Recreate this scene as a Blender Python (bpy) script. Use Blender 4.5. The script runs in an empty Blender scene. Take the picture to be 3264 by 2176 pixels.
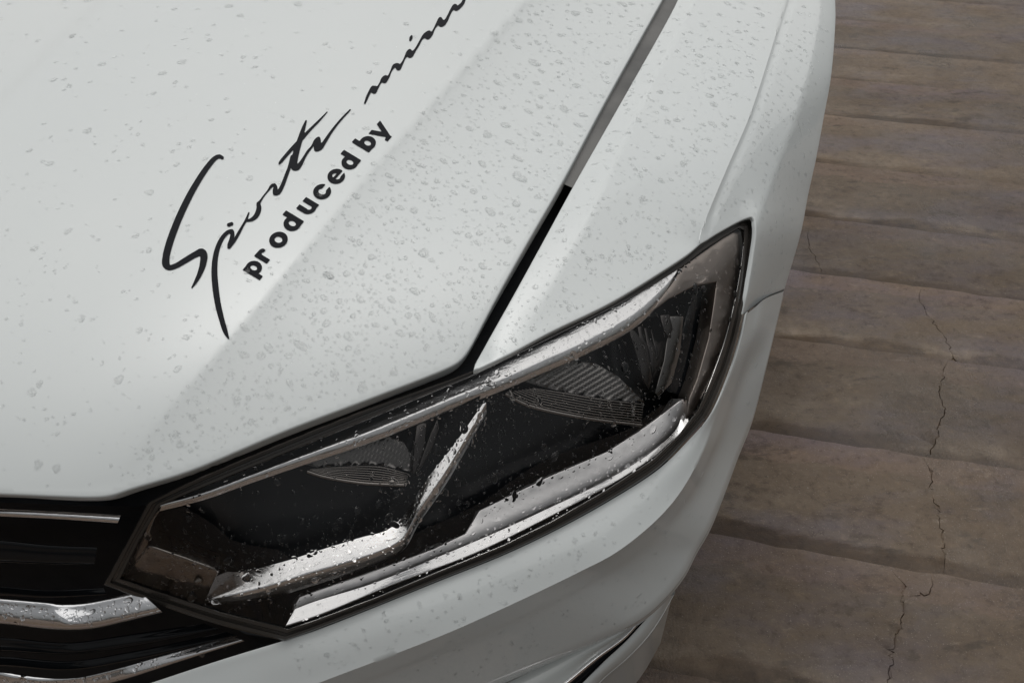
import bpy, math, random
import numpy as np
from mathutils import Vector, Matrix
from mathutils.geometry import delaunay_2d_cdt
R = math.radians
random.seed(7); rng = np.random.default_rng(7)
sc = bpy.context.scene
C = sc.collection

# ------------------------------------------------------------------ camera, sky, sun, exposure
CAM_H, PITCH, HFOV, YAW = 1.38, R(41), R(60), R(12)
cam = bpy.data.objects.new('camera', bpy.data.cameras.new('camera'))
C.objects.link(cam)
cam.location = (0, 0, CAM_H)
cam.rotation_euler = (R(90) - PITCH, 0, 0)
cam.data.sensor_width = 36
cam.data.lens = 18 / math.tan(HFOV / 2)
cam.data.clip_start = .02
cam.data.clip_end = 500
sc.camera = cam

SUN_EL, SUN_AZ = R(68), R(-8)          # azimuth measured from +Y towards +X
w = bpy.data.worlds.new('World'); sc.world = w; w.use_nodes = True
nt = w.node_tree; nt.nodes.clear()
sky = nt.nodes.new('ShaderNodeTexSky'); sky.sky_type = 'NISHITA'; sky.sun_disc = False
sky.sun_elevation = SUN_EL; sky.sun_rotation = SUN_AZ
sky.air_density = 2.0; sky.dust_density = 9.0; sky.ozone_density = 1.0
hs = nt.nodes.new('ShaderNodeHueSaturation'); hs.inputs['Saturation'].default_value = .12
bg = nt.nodes.new('ShaderNodeBackground'); bg.inputs['Strength'].default_value = .094
wo = nt.nodes.new('ShaderNodeOutputWorld')
nt.links.new(sky.outputs[0], hs.inputs['Color']); nt.links.new(hs.outputs[0], bg.inputs[0]); nt.links.new(bg.outputs[0], wo.inputs[0])

sl = bpy.data.lights.new('sun', 'SUN'); sl.energy = 1.5; sl.angle = R(116); sl.color = (1, .985, .96)
sun = bpy.data.objects.new('sun', sl); C.objects.link(sun)
sd = Vector((math.sin(SUN_AZ) * math.cos(SUN_EL), math.cos(SUN_AZ) * math.cos(SUN_EL), math.sin(SUN_EL)))
sun.rotation_euler = (-sd).to_track_quat('-Z', 'Y').to_euler()
sun.location = sd * 20

sc.view_settings.view_transform = 'Standard'; sc.view_settings.look = 'None'
sc.view_settings.gamma = 1; sc.view_settings.exposure = -0.53
sc.render.engine = 'CYCLES'
sc.cycles.use_denoising = True
sc.cycles.max_bounces = 12; sc.cycles.transmission_bounces = 8; sc.cycles.transparent_max_bounces = 12
sc.cycles.blur_glossy = .3

# ------------------------------------------------------------------ surveying helpers: sight lines meet real surfaces
FP = 1632 / math.tan(HFOV / 2)
CY, SY, CP, SP = math.cos(YAW), math.sin(YAW), math.cos(PITCH), math.sin(PITCH)
EYE = np.array([0, 0, CAM_H])
def rays(p):
    p = np.atleast_2d(np.asarray(p, float))
    a = (p[:, 0] - 1632) / FP; b = (p[:, 1] - 1088) / FP
    return np.stack([a, CP - b * SP, -SP - b * CP], 1)
def lift_z(p, z):
    d = rays(p); t = (z - CAM_H) / d[:, 2]
    return EYE + d * t[:, None]
def uv(P): return np.stack([P[:, 0] * CY - P[:, 1] * SY, P[:, 0] * SY + P[:, 1] * CY], 1)
def xyz(u, v, z): return np.stack([u * CY + v * SY, -u * SY + v * CY, z + 0 * u], -1)
def lift_v(p, v):                       # upright plane across the car at a given distance along it
    d = rays(p); t = v / (d[:, 0] * SY + d[:, 1] * CY)
    return EYE + d * np.asarray(t)[:, None]

def curve(pts, step=22, closed=False):  # centripetal Catmull-Rom through the points (any dimension)
    P = np.asarray(pts, float)
    if len(P) < 3: Q = np.vstack([2 * P[0] - P[1], P, 2 * P[-1] - P[-2]])
    else: Q = np.vstack([2 * P[0] - P[1], P, 2 * P[-1] - P[-2]])
    out = []
    for i in range(1, len(Q) - 2):
        p0, p1, p2, p3 = Q[i-1], Q[i], Q[i+1], Q[i+2]
        t0 = 0; t1 = t0 + max(1e-6, np.linalg.norm(p1 - p0)) ** .5
        t2 = t1 + max(1e-6, np.linalg.norm(p2 - p1)) ** .5; t3 = t2 + max(1e-6, np.linalg.norm(p3 - p2)) ** .5
        n = max(1, int(round(np.linalg.norm(p2[:2] - p1[:2]) / step)))
        for k in range(n):
            t = t1 + (t2 - t1) * k / n
            A1 = (t1-t)/(t1-t0)*p0 + (t-t0)/(t1-t0)*p1; A2 = (t2-t)/(t2-t1)*p1 + (t-t1)/(t2-t1)*p2
            A3 = (t3-t)/(t3-t2)*p2 + (t-t2)/(t3-t2)*p3
            B1 = (t2-t)/(t2-t0)*A1 + (t-t0)/(t2-t0)*A2; B2 = (t3-t)/(t3-t1)*A2 + (t-t1)/(t3-t1)*A3
            out.append((t2-t)/(t2-t1)*B1 + (t-t1)/(t2-t1)*B2)
    out.append(P[-1])
    return np.array(out)
def resample(P, n):
    P = np.asarray(P, float); s = np.r_[0, np.cumsum(np.linalg.norm(np.diff(P[:, :2], axis=0), axis=1))]
    t = np.linspace(0, s[-1], n)
    return np.stack([np.interp(t, s, P[:, k]) for k in range(P.shape[1])], 1)
def line(pts, step=22):
    P = np.asarray(pts, float); out = []
    for a, b in zip(P[:-1], P[1:]):
        n = max(1, int(round(np.linalg.norm(b[:2] - a[:2]) / step)))
        out += [a + (b - a) * k / n for k in range(n)]
    return np.array(out + [P[-1]])

class Skin:                              # smooth surface through surveyed points (thin plate over reciprocal depth)
    def __init__(s, pts, smooth=1e-6):
        pts = np.asarray(pts, float); key = {}
        for q in pts: key[(round(q[0] / 6), round(q[1] / 6))] = q
        pts = np.array(list(key.values()))
        s.c = pts[:, :2] / 1000; d = rays(pts[:, :2]); wv = d[:, 2] / (pts[:, 2] - CAM_H)
        n = len(pts); K = s.k(s.c) + np.eye(n) * smooth; A = np.c_[np.ones(n), s.c]
        M = np.block([[K, A], [A.T, np.zeros((3, 3))]])
        sol = np.linalg.solve(M, np.r_[wv, 0, 0, 0]); s.w, s.a = sol[:n], sol[n:]
    def k(s, q):
        r2 = ((q[:, None, :] - s.c[None]) ** 2).sum(-1)
        return .5 * r2 * np.log(r2 + 1e-12)
    def t(s, p):
        p = np.atleast_2d(np.asarray(p, float)); q = p[:, :2] / 1000
        return 1 / (s.k(q) @ s.w + s.a[0] + q @ s.a[1:])
    def __call__(s, p, deeper=0.0):
        d = rays(np.atleast_2d(p)[:, :2]); t = s.t(p)
        return EYE + d * (t + deeper / np.linalg.norm(d, axis=1))[:, None]

# ------------------------------------------------------------------ object helpers
def mesh_obj(name, V, Fc, mat, parent=None, smooth=True, sharp=None):
    me = bpy.data.meshes.new(name); me.from_pydata([tuple(map(float, v)) for v in V], [], [tuple(f) for f in Fc])
    me.validate(); me.update()
    if smooth: me.polygons.foreach_set('use_smooth', [True] * len(me.polygons))
    if sharp is not None: me.set_sharp_from_angle(angle=R(sharp))
    me.materials.append(mat)
    o = bpy.data.objects.new(name, me); C.objects.link(o)
    if parent: adopt(o, parent)
    return o
def adopt(o, parent):
    bpy.context.view_layer.update()
    o.parent = parent; o.matrix_parent_inverse = parent.matrix_world.inverted()
def tag(o, label, cat, group=None, kind=None):
    o['label'] = label
    if cat: o['category'] = cat
    if group: o['group'] = group
    if kind: o['kind'] = kind
    return o
def inside(poly, q):
    x, y = q[:, 0], q[:, 1]; c = np.zeros(len(q), bool); n = len(poly)
    for i in range(n):
        x0, y0 = poly[i]; x1, y1 = poly[(i+1) % n]
        with np.errstate(divide='ignore', invalid='ignore'):
            c ^= ((y0 > y) != (y1 > y)) & (x < (x1 - x0) * (y - y0) / (y1 - y0) + x0)
    return c
def seg_dist(q, L):
    best = np.full(len(q), 1e9)
    for a, b in zip(L[:-1], L[1:]):
        ab = b - a; t = np.clip(((q - a) @ ab) / max(1e-9, ab @ ab), 0, 1)
        best = np.minimum(best, np.linalg.norm(q - a - t[:, None] * ab, axis=1))
    return best
def cdt(poly, sp, cons=()):
    poly = np.asarray(poly)[:, :2]
    lo, hi = poly.min(0), poly.max(0)
    rows = []
    for j, y in enumerate(np.arange(lo[1], hi[1], sp * .866)):
        xs = np.arange(lo[0] + (j % 2) * sp / 2, hi[0], sp); rows.append(np.stack([xs, xs * 0 + y], 1))
    G = np.vstack(rows); G = G[inside(poly, G)]
    G = G[seg_dist(G, np.vstack([poly, poly[:1]])) > sp * .45]
    for L in cons: G = G[seg_dist(G, L) > sp * .45]
    V = [Vector(p) for p in poly]; E = []
    for L in cons:
        k = len(V); V += [Vector(p) for p in L]; E += [(k+i, k+i+1) for i in range(len(L) - 1)]
    V += [Vector(p) for p in G]
    vo, eo, fo, *_ = delaunay_2d_cdt(V, E, [list(range(len(poly)))], 1, 1e-4)
    return np.array([tuple(v) for v in vo]), [tuple(f) for f in fo]
def fix_winding(V, F):                   # faces look towards the eye
    out = []
    for f in F:
        a, b, c = V[f[0]], V[f[1]], V[f[2]]
        n = np.cross(b - a, c - a)
        out.append(f if n @ (EYE - a) > 0 else tuple(reversed(f)))
    return out
def rim(V, F, r=.0015, depth=.012, steps=3):   # rolled edge: rounds over, then turns down into the gap
    V = list(V); V0 = np.array(V); cnt = {}
    N = np.zeros_like(V0)
    for f in F:
        n = np.cross(V0[f[1]] - V0[f[0]], V0[f[2]] - V0[f[0]])
        for k in f: N[k] += n
        for a, b in zip(f, f[1:] + f[:1]): cnt[(a, b)] = 1
    N /= np.maximum(1e-12, np.linalg.norm(N, axis=1))[:, None]
    be = [(a, b) for (a, b) in cnt if (b, a) not in cnt]
    out = {}
    for a, b in be:
        n = N[a] + N[b]; o = np.cross(V0[b] - V0[a], n); o /= max(1e-12, np.linalg.norm(o))
        out[a] = out.get(a, 0) + o; out[b] = out.get(b, 0) + o
    ring = {k: [k] for k in out}
    for k, o in out.items():
        o = o / max(1e-9, np.linalg.norm(o))
        for s in range(1, steps + 1):
            an = math.pi / 2 * s / steps
            ring[k].append(len(V)); V.append(V0[k] + o * r * math.sin(an) - N[k] * r * (1 - math.cos(an)))
        ring[k].append(len(V)); V.append(V0[k] + o * r - N[k] * depth)
    F = list(F)
    for a, b in be:
        for s in range(steps + 1):
            F.append((b, a, ring[a][s+1], ring[b][s+1])) if s == 0 else F.append((ring[b][s], ring[a][s], ring[a][s+1], ring[b][s+1]))
    return np.array(V), F
def loft(rails3, sub=4, closed=False):   # smooth grid through 3-D rails of equal count
    Rr = np.array(rails3); m, n, _ = Rr.shape
    if sub > 1 and m > 2:
        cols = [curve_3(Rr[:, j], sub) for j in range(n)]; Rr = np.stack(cols, 1); m = len(Rr)
    elif sub > 1:
        Rr = np.array([Rr[0] + (Rr[1] - Rr[0]) * k / sub for k in range(sub + 1)]); m = sub + 1
    V = Rr.reshape(-1, 3); F = []
    for i in range(m - 1):
        for j in range(n - 1):
            F.append((i*n+j, i*n+j+1, (i+1)*n+j+1, (i+1)*n+j))
    return V, F
def curve_3(P, sub):
    Q = np.vstack([2*P[0]-P[1], P, 2*P[-1]-P[-2]]); out = []
    for i in range(1, len(Q) - 2):
        p0, p1, p2, p3 = Q[i-1], Q[i], Q[i+1], Q[i+2]
        for k in range(sub):
            t = k / sub
            out.append(.5 * (2*p1 + (p2-p0)*t + (2*p0-5*p1+4*p2-p3)*t*t + (3*p1-p0-3*p2+p3)*t**3))
    return np.array(out + [P[-1]])
def join(*parts):
    V, F, k = [], [], 0
    for v, f in parts:
        V.append(v); F += [tuple(i + k for i in g) for g in f]; k += len(v)
    return np.vstack(V), F

# ------------------------------------------------------------------ materials
def mat(name, color, rough=.5, metal=0, coat=0, coat_rough=.03, spec=.5):
    m = bpy.data.materials.new(name); m.use_nodes = True
    b = m.node_tree.nodes['Principled BSDF']
    b.inputs['Base Color'].default_value = (*color, 1); b.inputs['Roughness'].default_value = rough
    b.inputs['Metallic'].default_value = metal; b.inputs['Coat Weight'].default_value = coat
    b.inputs['Coat Roughness'].default_value = coat_rough; b.inputs['Specular IOR Level'].default_value = spec
    return m
def nodes(m): return m.node_tree, m.node_tree.nodes, m.node_tree.links, m.node_tree.nodes['Principled BSDF']
def noise(m, scale, detail=4, rough=.55, stretch=None, rot=0, coords='Object'):
    t, n, l, b = nodes(m)
    tc = n.new('ShaderNodeTexCoord'); mp = n.new('ShaderNodeMapping'); ns = n.new('ShaderNodeTexNoise')
    if stretch: mp.inputs['Scale'].default_value = stretch
    mp.inputs['Rotation'].default_value = (0, 0, rot)
    ns.inputs['Scale'].default_value = scale; ns.inputs['Detail'].default_value = detail; ns.inputs['Roughness'].default_value = rough
    l.new(tc.outputs[coords], mp.inputs[0]); l.new(mp.outputs[0], ns.inputs['Vector'])
    return ns.outputs['Fac']
def ramp(m, fac, stops):
    t, n, l, b = nodes(m); r = n.new('ShaderNodeValToRGB'); e = r.color_ramp.elements
    while len(e) < len(stops): e.new(.5)
    for k, (p, c) in enumerate(stops): e[k].position = p; e[k].color = (*c, 1)
    l.new(fac, r.inputs[0]); return r.outputs[0]
def bump(m, fac, strength, dist, coat=False):
    t, n, l, b = nodes(m); k = n.new('ShaderNodeBump'); k.inputs['Strength'].default_value = strength; k.inputs['Distance'].default_value = dist
    l.new(fac, k.inputs['Height']); l.new(k.outputs[0], b.inputs['Normal'])
    if coat: l.new(k.outputs[0], b.inputs['Coat Normal'])
    return k
def mixc(m, fac, a, b_, mode='MIX'):
    t, n, l, b = nodes(m); x = n.new('ShaderNodeMix'); x.data_type = 'RGBA'; x.blend_type = mode
    if isinstance(fac, float): x.inputs[0].default_value = fac
    else: l.new(fac, x.inputs[0])
    for s, val in ((6, a), (7, b_)):
        if isinstance(val, tuple): x.inputs[s].default_value = (*val, 1)
        else: l.new(val, x.inputs[s])
    return x.outputs[2]

M = {}
m = M['paint'] = mat('white_car_paint', (.72, .735, .715), .45, coat=1, coat_rough=.05, spec=.3)
t_, n_, l_, b_ = nodes(m)
l_.new(ramp(m, noise(m, 3.0, 6, .6), [(.3, (.585, .62, .62)), (.7, (.615, .645, .64))]), b_.inputs['Base Color'])
M['black'] = mat('matte_black_plastic', (.011, .012, .014), .6, spec=.2)
m = M['black']; nodes(m)[2].new(ramp(m, noise(m, 40, 6), [(.3, (.009, .011, .014)), (.75, (.018, .020, .023))]), nodes(m)[3].inputs['Base Color'])
M['gloss'] = mat('gloss_black_bezel', (.009, .0105, .0125), .15, spec=.3)
m = M['smoke'] = mat('smoky_lens_edge', (.34, .30, .275), .32, metal=1)
M['fin'] = mat('dark_bowl_plastic', (.085, .08, .078), .22, metal=1)
m = M['gasket'] = mat('dark_grey_gasket', (.045, .041, .037), .24)
m = M['chrome'] = mat('chrome', (.94, .94, .95), .12, metal=1)
bump(m, noise(m, 26, 5, .6, (1, 1, 9)), .10, .003)
m = M['chrome_dark'] = mat('smoked_chrome', (.30, .28, .265), .16, metal=1)
bump(m, noise(m, 30, 4), .12, .004)
m = M['satin'] = mat('satin_silver', (.52, .52, .53), .42, metal=1)
m = M['reflector'] = mat('dark_reflector', (.17, .165, .16), .2, metal=1)
M['seal'] = mat('painted_sheen_rubber', (.13, .13, .125), .55)  # sky reflection painted into the colour of the black rubber
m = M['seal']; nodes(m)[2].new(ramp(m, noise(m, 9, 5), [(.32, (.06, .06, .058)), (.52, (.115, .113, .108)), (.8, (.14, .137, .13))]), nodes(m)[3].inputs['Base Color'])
M['vinyl'] = mat('black_vinyl', (.009, .010, .013), .5, spec=.06)
m = M['greyplate'] = mat('grey_trim', (.40, .42, .41), .35, coat=.5)
m = M['water'] = mat('water', (1, 1, 1), 0)
nodes(m)[3].inputs['Transmission Weight'].default_value = 1; nodes(m)[3].inputs['IOR'].default_value = 1.333
m = M['film'] = mat('thin_water_bead', (1, 1, 1), 0)
t, n, l, b = nodes(m); b.inputs['Transmission Weight'].default_value = 1; b.inputs['IOR'].default_value = 1.333
tp = n.new('ShaderNodeBsdfTransparent'); ms = n.new('ShaderNodeMixShader'); ms.inputs[0].default_value = .68
l.new(tp.outputs[0], ms.inputs[1]); l.new(b.outputs[0], ms.inputs[2]); l.new(ms.outputs[0], n['Material Output'].inputs[0])
m = M['lens'] = bpy.data.materials.new('clear_polycarbonate'); m.use_nodes = True
n = m.node_tree.nodes; n.clear(); l = m.node_tree.links
tr = n.new('ShaderNodeBsdfTransparent'); tr.inputs[0].default_value = (.98, .975, .965, 1)
gl = n.new('ShaderNodeBsdfGlossy'); gl.inputs['Roughness'].default_value = .015
fr = n.new('ShaderNodeFresnel')   # same reflectance from both sides of the thin sheet
ge = n.new('ShaderNodeNewGeometry'); mi = n.new('ShaderNodeMapRange'); mi.inputs[3].default_value = 1.5; mi.inputs[4].default_value = 1 / 1.5
l.new(ge.outputs['Backfacing'], mi.inputs[0]); l.new(mi.outputs[0], fr.inputs[0])
mx = n.new('ShaderNodeMixShader'); ou = n.new('ShaderNodeOutputMaterial')
l.new(fr.outputs[0], mx.inputs[0]); l.new(tr.outputs[0], mx.inputs[1]); l.new(gl.outputs[0], mx.inputs[2]); l.new(mx.outputs[0], ou.inputs[0])

def concrete(name):
    m = mat(name, (.13, .105, .085), .6, spec=.35)
    t, n, l, b = nodes(m)
    streak = noise(m, 1.0, 10, .72, (2.8, 5.5, 1), YAW)
    blot = noise(m, 2.6, 8, .62); fine = noise(m, 48, 7, .7); grit = noise(m, 260, 3, .6); lil = noise(m, 1.5, 7, .68, (1, 2.4, 1), YAW)
    c1 = ramp(m, streak, [(.30, (.050, .036, .025)), (.45, (.102, .077, .056)), (.56, (.135, .107, .082)), (.70, (.24, .198, .155))])
    c2 = ramp(m, blot, [(.34, (.058, .044, .033)), (.5, (.118, .092, .070)), (.68, (.150, .124, .102))])
    c = mixc(m, .5, c1, c2)
    c = mixc(m, ramp(m, lil, [(.47, (0, 0, 0)), (.62, (.75, .75, .75))]), c, (.100, .085, .090))
    c = mixc(m, .8, c, ramp(m, fine, [(.28, (.42, .39, .37)), (.47, (1, 1, 1)), (.55, (1, 1, 1)), (.74, (1.5, 1.46, 1.4))]), 'MULTIPLY')
    c = mixc(m, ramp(m, noise(m, 420, 2, .5), [(.66, (0, 0, 0)), (.72, (.8, .8, .8))]), c, (.27, .24, .21))      # pale grit showing in the worn surface
    c = mixc(m, ramp(m, noise(m, 7, 8, .75, (1, 2.2, 1), YAW), [(.36, (.75, .75, .75)), (.44, (0, 0, 0))]), c, (.060, .048, .038))     # damp patches
    c = mixc(m, ramp(m, noise(m, 11, 8, .75, (1, 2.6, 1), YAW), [(.60, (0, 0, 0)), (.68, (.6, .6, .6))]), c, (.21, .175, .142))
    pa = n.new('ShaderNodeAttribute'); pa.attribute_name = 'pale'
    pm = n.new('ShaderNodeMath'); pm.operation = 'MULTIPLY'; l.new(pa.outputs['Fac'], pm.inputs[0])
    l.new(ramp(m, noise(m, 9, 6, .7), [(.40, (0, 0, 0)), (.62, (.8, .8, .8))]), pm.inputs[1])
    c = mixc(m, pm.outputs[0], c, (.30, .25, .20))
    at = n.new('ShaderNodeAttribute'); at.attribute_name = 'across'      # tone across each strip: darker at its low edge, paler at its high edge
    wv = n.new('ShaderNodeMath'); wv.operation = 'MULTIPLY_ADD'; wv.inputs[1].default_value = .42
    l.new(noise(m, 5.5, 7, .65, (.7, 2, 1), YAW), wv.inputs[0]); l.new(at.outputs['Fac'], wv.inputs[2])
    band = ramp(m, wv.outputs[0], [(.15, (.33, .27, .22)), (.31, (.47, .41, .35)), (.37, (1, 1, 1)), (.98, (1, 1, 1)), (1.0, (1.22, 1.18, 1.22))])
    am = n.new('ShaderNodeAttribute'); am.attribute_name = 'edge_tone'
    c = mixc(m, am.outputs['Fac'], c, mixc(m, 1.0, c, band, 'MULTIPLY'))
    oi = n.new('ShaderNodeObjectInfo'); hv = n.new('ShaderNodeHueSaturation')
    mr = n.new('ShaderNodeMapRange'); mr.inputs[3].default_value = .82; mr.inputs[4].default_value = 1.18
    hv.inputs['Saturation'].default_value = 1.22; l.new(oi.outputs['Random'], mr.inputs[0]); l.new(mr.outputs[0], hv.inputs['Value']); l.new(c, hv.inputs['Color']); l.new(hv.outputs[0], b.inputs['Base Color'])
    l.new(ramp(m, blot, [(.38, (.26, .26, .26)), (.62, (.78, .78, .78))]), b.inputs['Roughness'])
    ad = n.new('ShaderNodeMath'); ad.operation = 'MULTIPLY_ADD'; ad.inputs[1].default_value = .35
    l.new(grit, ad.inputs[0]); l.new(fine, ad.inputs[2])
    bump(m, ad.outputs[0], .5, .006)
    return m
M['concrete'] = concrete('damp_brown_concrete')

# ------------------------------------------------------------------ ground: broad sheet, then the stepped concrete strips cast across it
def ground():
    g = 60.0
    V = [(-g, -g, -.03), (g, -g, -.03), (g, g, -.03), (-g, g, -.03)]
    o = mesh_obj('ground', V, [(0, 1, 2, 3)], M['concrete'], smooth=False)
    tag(o, 'brown concrete yard surface under the car', None, kind='structure')
    edge_px = [(2664, 60), (2664, 153), (2655, 248), (2635, 366), (2600, 520), (2560, 690), (2521, 864), (2465, 1077), (2392, 1369), (2249, 1708), (2130, 2150)]
    vs = sorted(float(uv(lift_z([p], 0))[0, 1]) for p in edge_px)
    st = .31
    while vs[0] > -.9: vs.insert(0, vs[0] - st)
    while vs[-1] < 6.5: vs.append(vs[-1] + st)
    cracks = [[(2932, 918), (2932, 953), (3016, 1067), (3050, 1151)],
              [(3003, 1156), (3011, 1200), (2993, 1235), (3016, 1314), (2993, 1359), (2996, 1383), (2969, 1423), (2964, 1480)],
              [(2961, 1485), (2971, 1510), (2966, 1545), (2998, 1634), (3016, 1772)],
              [(2882, 1827), (2879, 1906), (2889, 1946), (2865, 1990), (2852, 2055), (2842, 2079), (2850, 2104), (2833, 2173), (2826, 2230)],
              [(2986, 1848), (2964, 1872), (2964, 1891), (2922, 1896)], [(2575, 745), (2587, 794), (2620, 852)]]
    cr_uv = []
    for c in cracks:
        P = uv(lift_z(line(c, 9), 0)); P[1:-1] += rng.normal(0, .0032, P[1:-1].shape); cr_uv.append(P)
    u0, u1 = -1.6, 3.4
    wob = lambda u, k: .003 * np.sin(u * 1.7 + k * 2.1) + .002 * np.sin(u * 7.3 + k) + .0015 * np.sin(u * 31 + k * 3) + .0022 * np.sin(u * 61.7 + k * 5) * np.sin(u * 13.1 + k)
    for i in range(len(vs) - 1):
        a, b = vs[i], vs[i+1]
        us = np.arange(u0, u1 + 1e-6, .025)
        lo = np.stack([us, a + wob(us, i)], 1); hi = np.stack([us[::-1], b + .004 + wob(us[::-1], i + 1)], 1)
        poly = np.vstack([lo, hi])
        cons, dark = [], []
        for P in cr_uv:
            k = (P[:, 1] > a + .014 + wob(P[:, 0], i)) & (P[:, 1] < b - .02 + wob(P[:, 0], i + 1)); Q = P[k]
            if len(Q) < 3: continue
            T = np.gradient(Q, axis=0); T /= np.linalg.norm(T, axis=1)[:, None]; Nn = np.stack([-T[:, 1], T[:, 0]], 1)
            wd = (.0005 + .0009 * rng.random(len(Q)))[:, None]; wd[0] = wd[-1] = .0007
            cons += [Q - Nn * wd, Q, Q + Nn * wd]; dark.append(Q)
        near = vs[i] > -.4 and vs[i] < 3.2
        V2, F = cdt(poly, .045 if near else .12, cons)
        lo_ = a + wob(V2[:, 0], i); hi_ = b + .004 + wob(V2[:, 0], i + 1); f = np.clip((V2[:, 1] - lo_) / (hi_ - lo_), 0, 1)
        h = .008 * np.clip(f, 0, 1) * (1 - .85 * np.clip((V2[:, 0] - .35) / .6, 0, 1) * (vs[i] > .9))
        h += .0006 * np.sin(V2[:, 0] * 5 + i) * np.sin(f * 5 + i) + .0004 * rng.normal(size=len(V2)) * (f > .02) * (f < .98)
        for Q in dark: h[seg_dist(V2, Q) < .0006] -= .0026
        X = xyz(V2[:, 0], V2[:, 1], h - .008)
        # turn the far edge down as a real step
        top = [k for k in range(len(V2)) if abs(V2[k, 1] - (b + .004 + wob(V2[k, 0], i + 1))) < 1e-4]
        top.sort(key=lambda k: V2[k, 0])
        X = list(X); base = len(X)
        for k in top: X.append(X[k] * [1, 1, 0] + np.array([0, 0, -.029]))
        F = list(F)
        F = fix_winding(np.array(X), F)
        for q in range(len(top) - 1): F.append((top[q], top[q+1], base + q + 1, base + q))
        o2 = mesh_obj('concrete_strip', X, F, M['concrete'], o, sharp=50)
        me = o2.data; at = me.attributes.new('across', 'FLOAT', 'POINT'); a3 = me.attributes.new('edge_tone', 'FLOAT', 'POINT')
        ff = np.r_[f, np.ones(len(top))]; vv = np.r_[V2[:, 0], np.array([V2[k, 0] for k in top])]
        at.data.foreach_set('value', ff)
        a3.data.foreach_set('value', np.clip(1.0 + .3 * np.sin(vv * 2.6 + i * 2.9) - (1.0 if vs[i] > .95 else .3) * np.clip(vv - .35, 0, 2), .16, 1))  # edge tones strongest beside the car, fading outward
        a2 = me.attributes.new('pale', 'FLOAT', 'POINT')
        a2.data.foreach_set('value', np.exp(-((ff - .13 - .05 * np.sin(vv * 1.9 + i)) / .07) ** 2) * np.clip(np.sin(vv * 1.1 + i * 2.3) + .35 + .5 * np.clip(vv - .6, 0, 1), 0, 1))
    return o
GROUND = ground()

# ------------------------------------------------------------------ the car
car = bpy.data.objects.new('car', None); C.objects.link(car)
car.location = tuple(xyz(np.array(-.74), np.array(1.9), np.array(0.0)))
car.rotation_euler = (0, 0, -YAW)
car.empty_display_size = .3
tag(car, 'front corner of a white saloon car beaded with rain, black script lettering on its hood', 'car')

# --- hood surface, in car coordinates
HOOD_FRONT = [(-700, 1545), (0, 1568), (180, 1575), (300, 1578), (352, 1573), (420, 1551), (603, 1495), (906, 1368), (1209, 1253), (1420, 1170), (1458, 1149), (1480, 1125), (1500, 1094)]
GAP_L_ = [(1500, 1094), (1600, 922), (1703, 740), (1793, 585), (1930, 330), (2100, 28), (2119, -6), (2230, -220), (2350, -470)]
GAP_L = [(x - 9 * min(1, max(0, (1094 - y) / 90)), y) for x, y in GAP_L_]
GAP_R_ = [(1507, 1174), (1520, 1146), (1548, 1094), (1632, 943), (1741, 744), (1821, 597), (1960, 352), (2130, 50), (2158, -6), (2268, -220), (2388, -470)]
GAP_R = [(x + 5 + 3 * min(1, max(0, (1146 - y) / 90)), y) for x, y in GAP_R_]
fe = uv(lift_z(curve(HOOD_FRONT[:11], 30), .80))
_us = np.linspace(-1.1, .6, 400)
_vf = np.interp(_us, fe[:, 0], fe[:, 1]); _r = _us > fe[-1, 0]; _vf[_r] = fe[-1, 1] + (_us[_r] - fe[-1, 0]) * .85
_vf = np.convolve(np.pad(_vf, 20, mode='edge'), np.ones(41) / 41, 'valid')
CREASE = curve([(352, 1573), (401, 1480), (519, 1330), (614, 1217), (708, 1108), (826, 966), (1010, 745), (1203, 519), (1378, 326), (1618, 61), (1675, 0), (1900, -250), (2060, -430)], 16)
CREASE2 = curve([(-500, 800), (-200, 530), (60, 270), (330, 0), (560, -230), (760, -430)], 20)
cu = cu2 = None
def zhood(u, v):
    d = np.maximum(v - np.interp(u, _us, _vf), -.03)
    z = .800 + .034 * (1 - np.exp(-d / .080)) + .100 * d - .018 * np.maximum(d - .3, 0) ** 2
    z = z + .030 * (1 - ((u + .74) / .62) ** 2) * (1 - np.exp(-np.maximum(d, 0) / .3))
    if cu is not None:
        s = u - np.interp(v, cu[:, 1], cu[:, 0]); k = 1 - np.exp(-np.maximum(d, 0) / .05)
        z = z - k * .0125 * (1 - np.exp(-np.maximum(s, 0) / .050)) + k * .010 * np.clip((s - .06) / .3, 0, 1) ** 2
        z = z + .0012 * np.exp(-(s / .0035) ** 2) * np.clip((v - .75) / .3, 0, 1)
    if cu2 is not None:
        s = u - np.interp(v, cu2[:, 1], cu2[:, 0])
        z = z + .0045 * (1 - np.exp(-np.maximum(d, 0) / .15)) / (1 + np.exp(-s / .007)) * np.exp(-np.maximum(s, 0) / .22)
    return z
def lift_hood(p, deeper=0.0, off=0.0):
    d = rays(np.atleast_2d(p)[:, :2]); z = np.full(len(d), .82)
    for _ in range(40):
        X = EYE + d * ((z - CAM_H) / d[:, 2])[:, None]; q = uv(X); z = np.clip(.5 * z + .5 * (zhood(q[:, 0], q[:, 1]) + off), .66, 1.02)
    X = EYE + d * ((z - CAM_H) / d[:, 2])[:, None]
    return X + d / np.linalg.norm(d, axis=1)[:, None] * deeper
_c1 = uv(lift_hood(CREASE)); _c2 = uv(lift_hood(CREASE2))
cu, cu2 = _c1[np.argsort(_c1[:, 1])], _c2[np.argsort(_c2[:, 1])]

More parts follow.
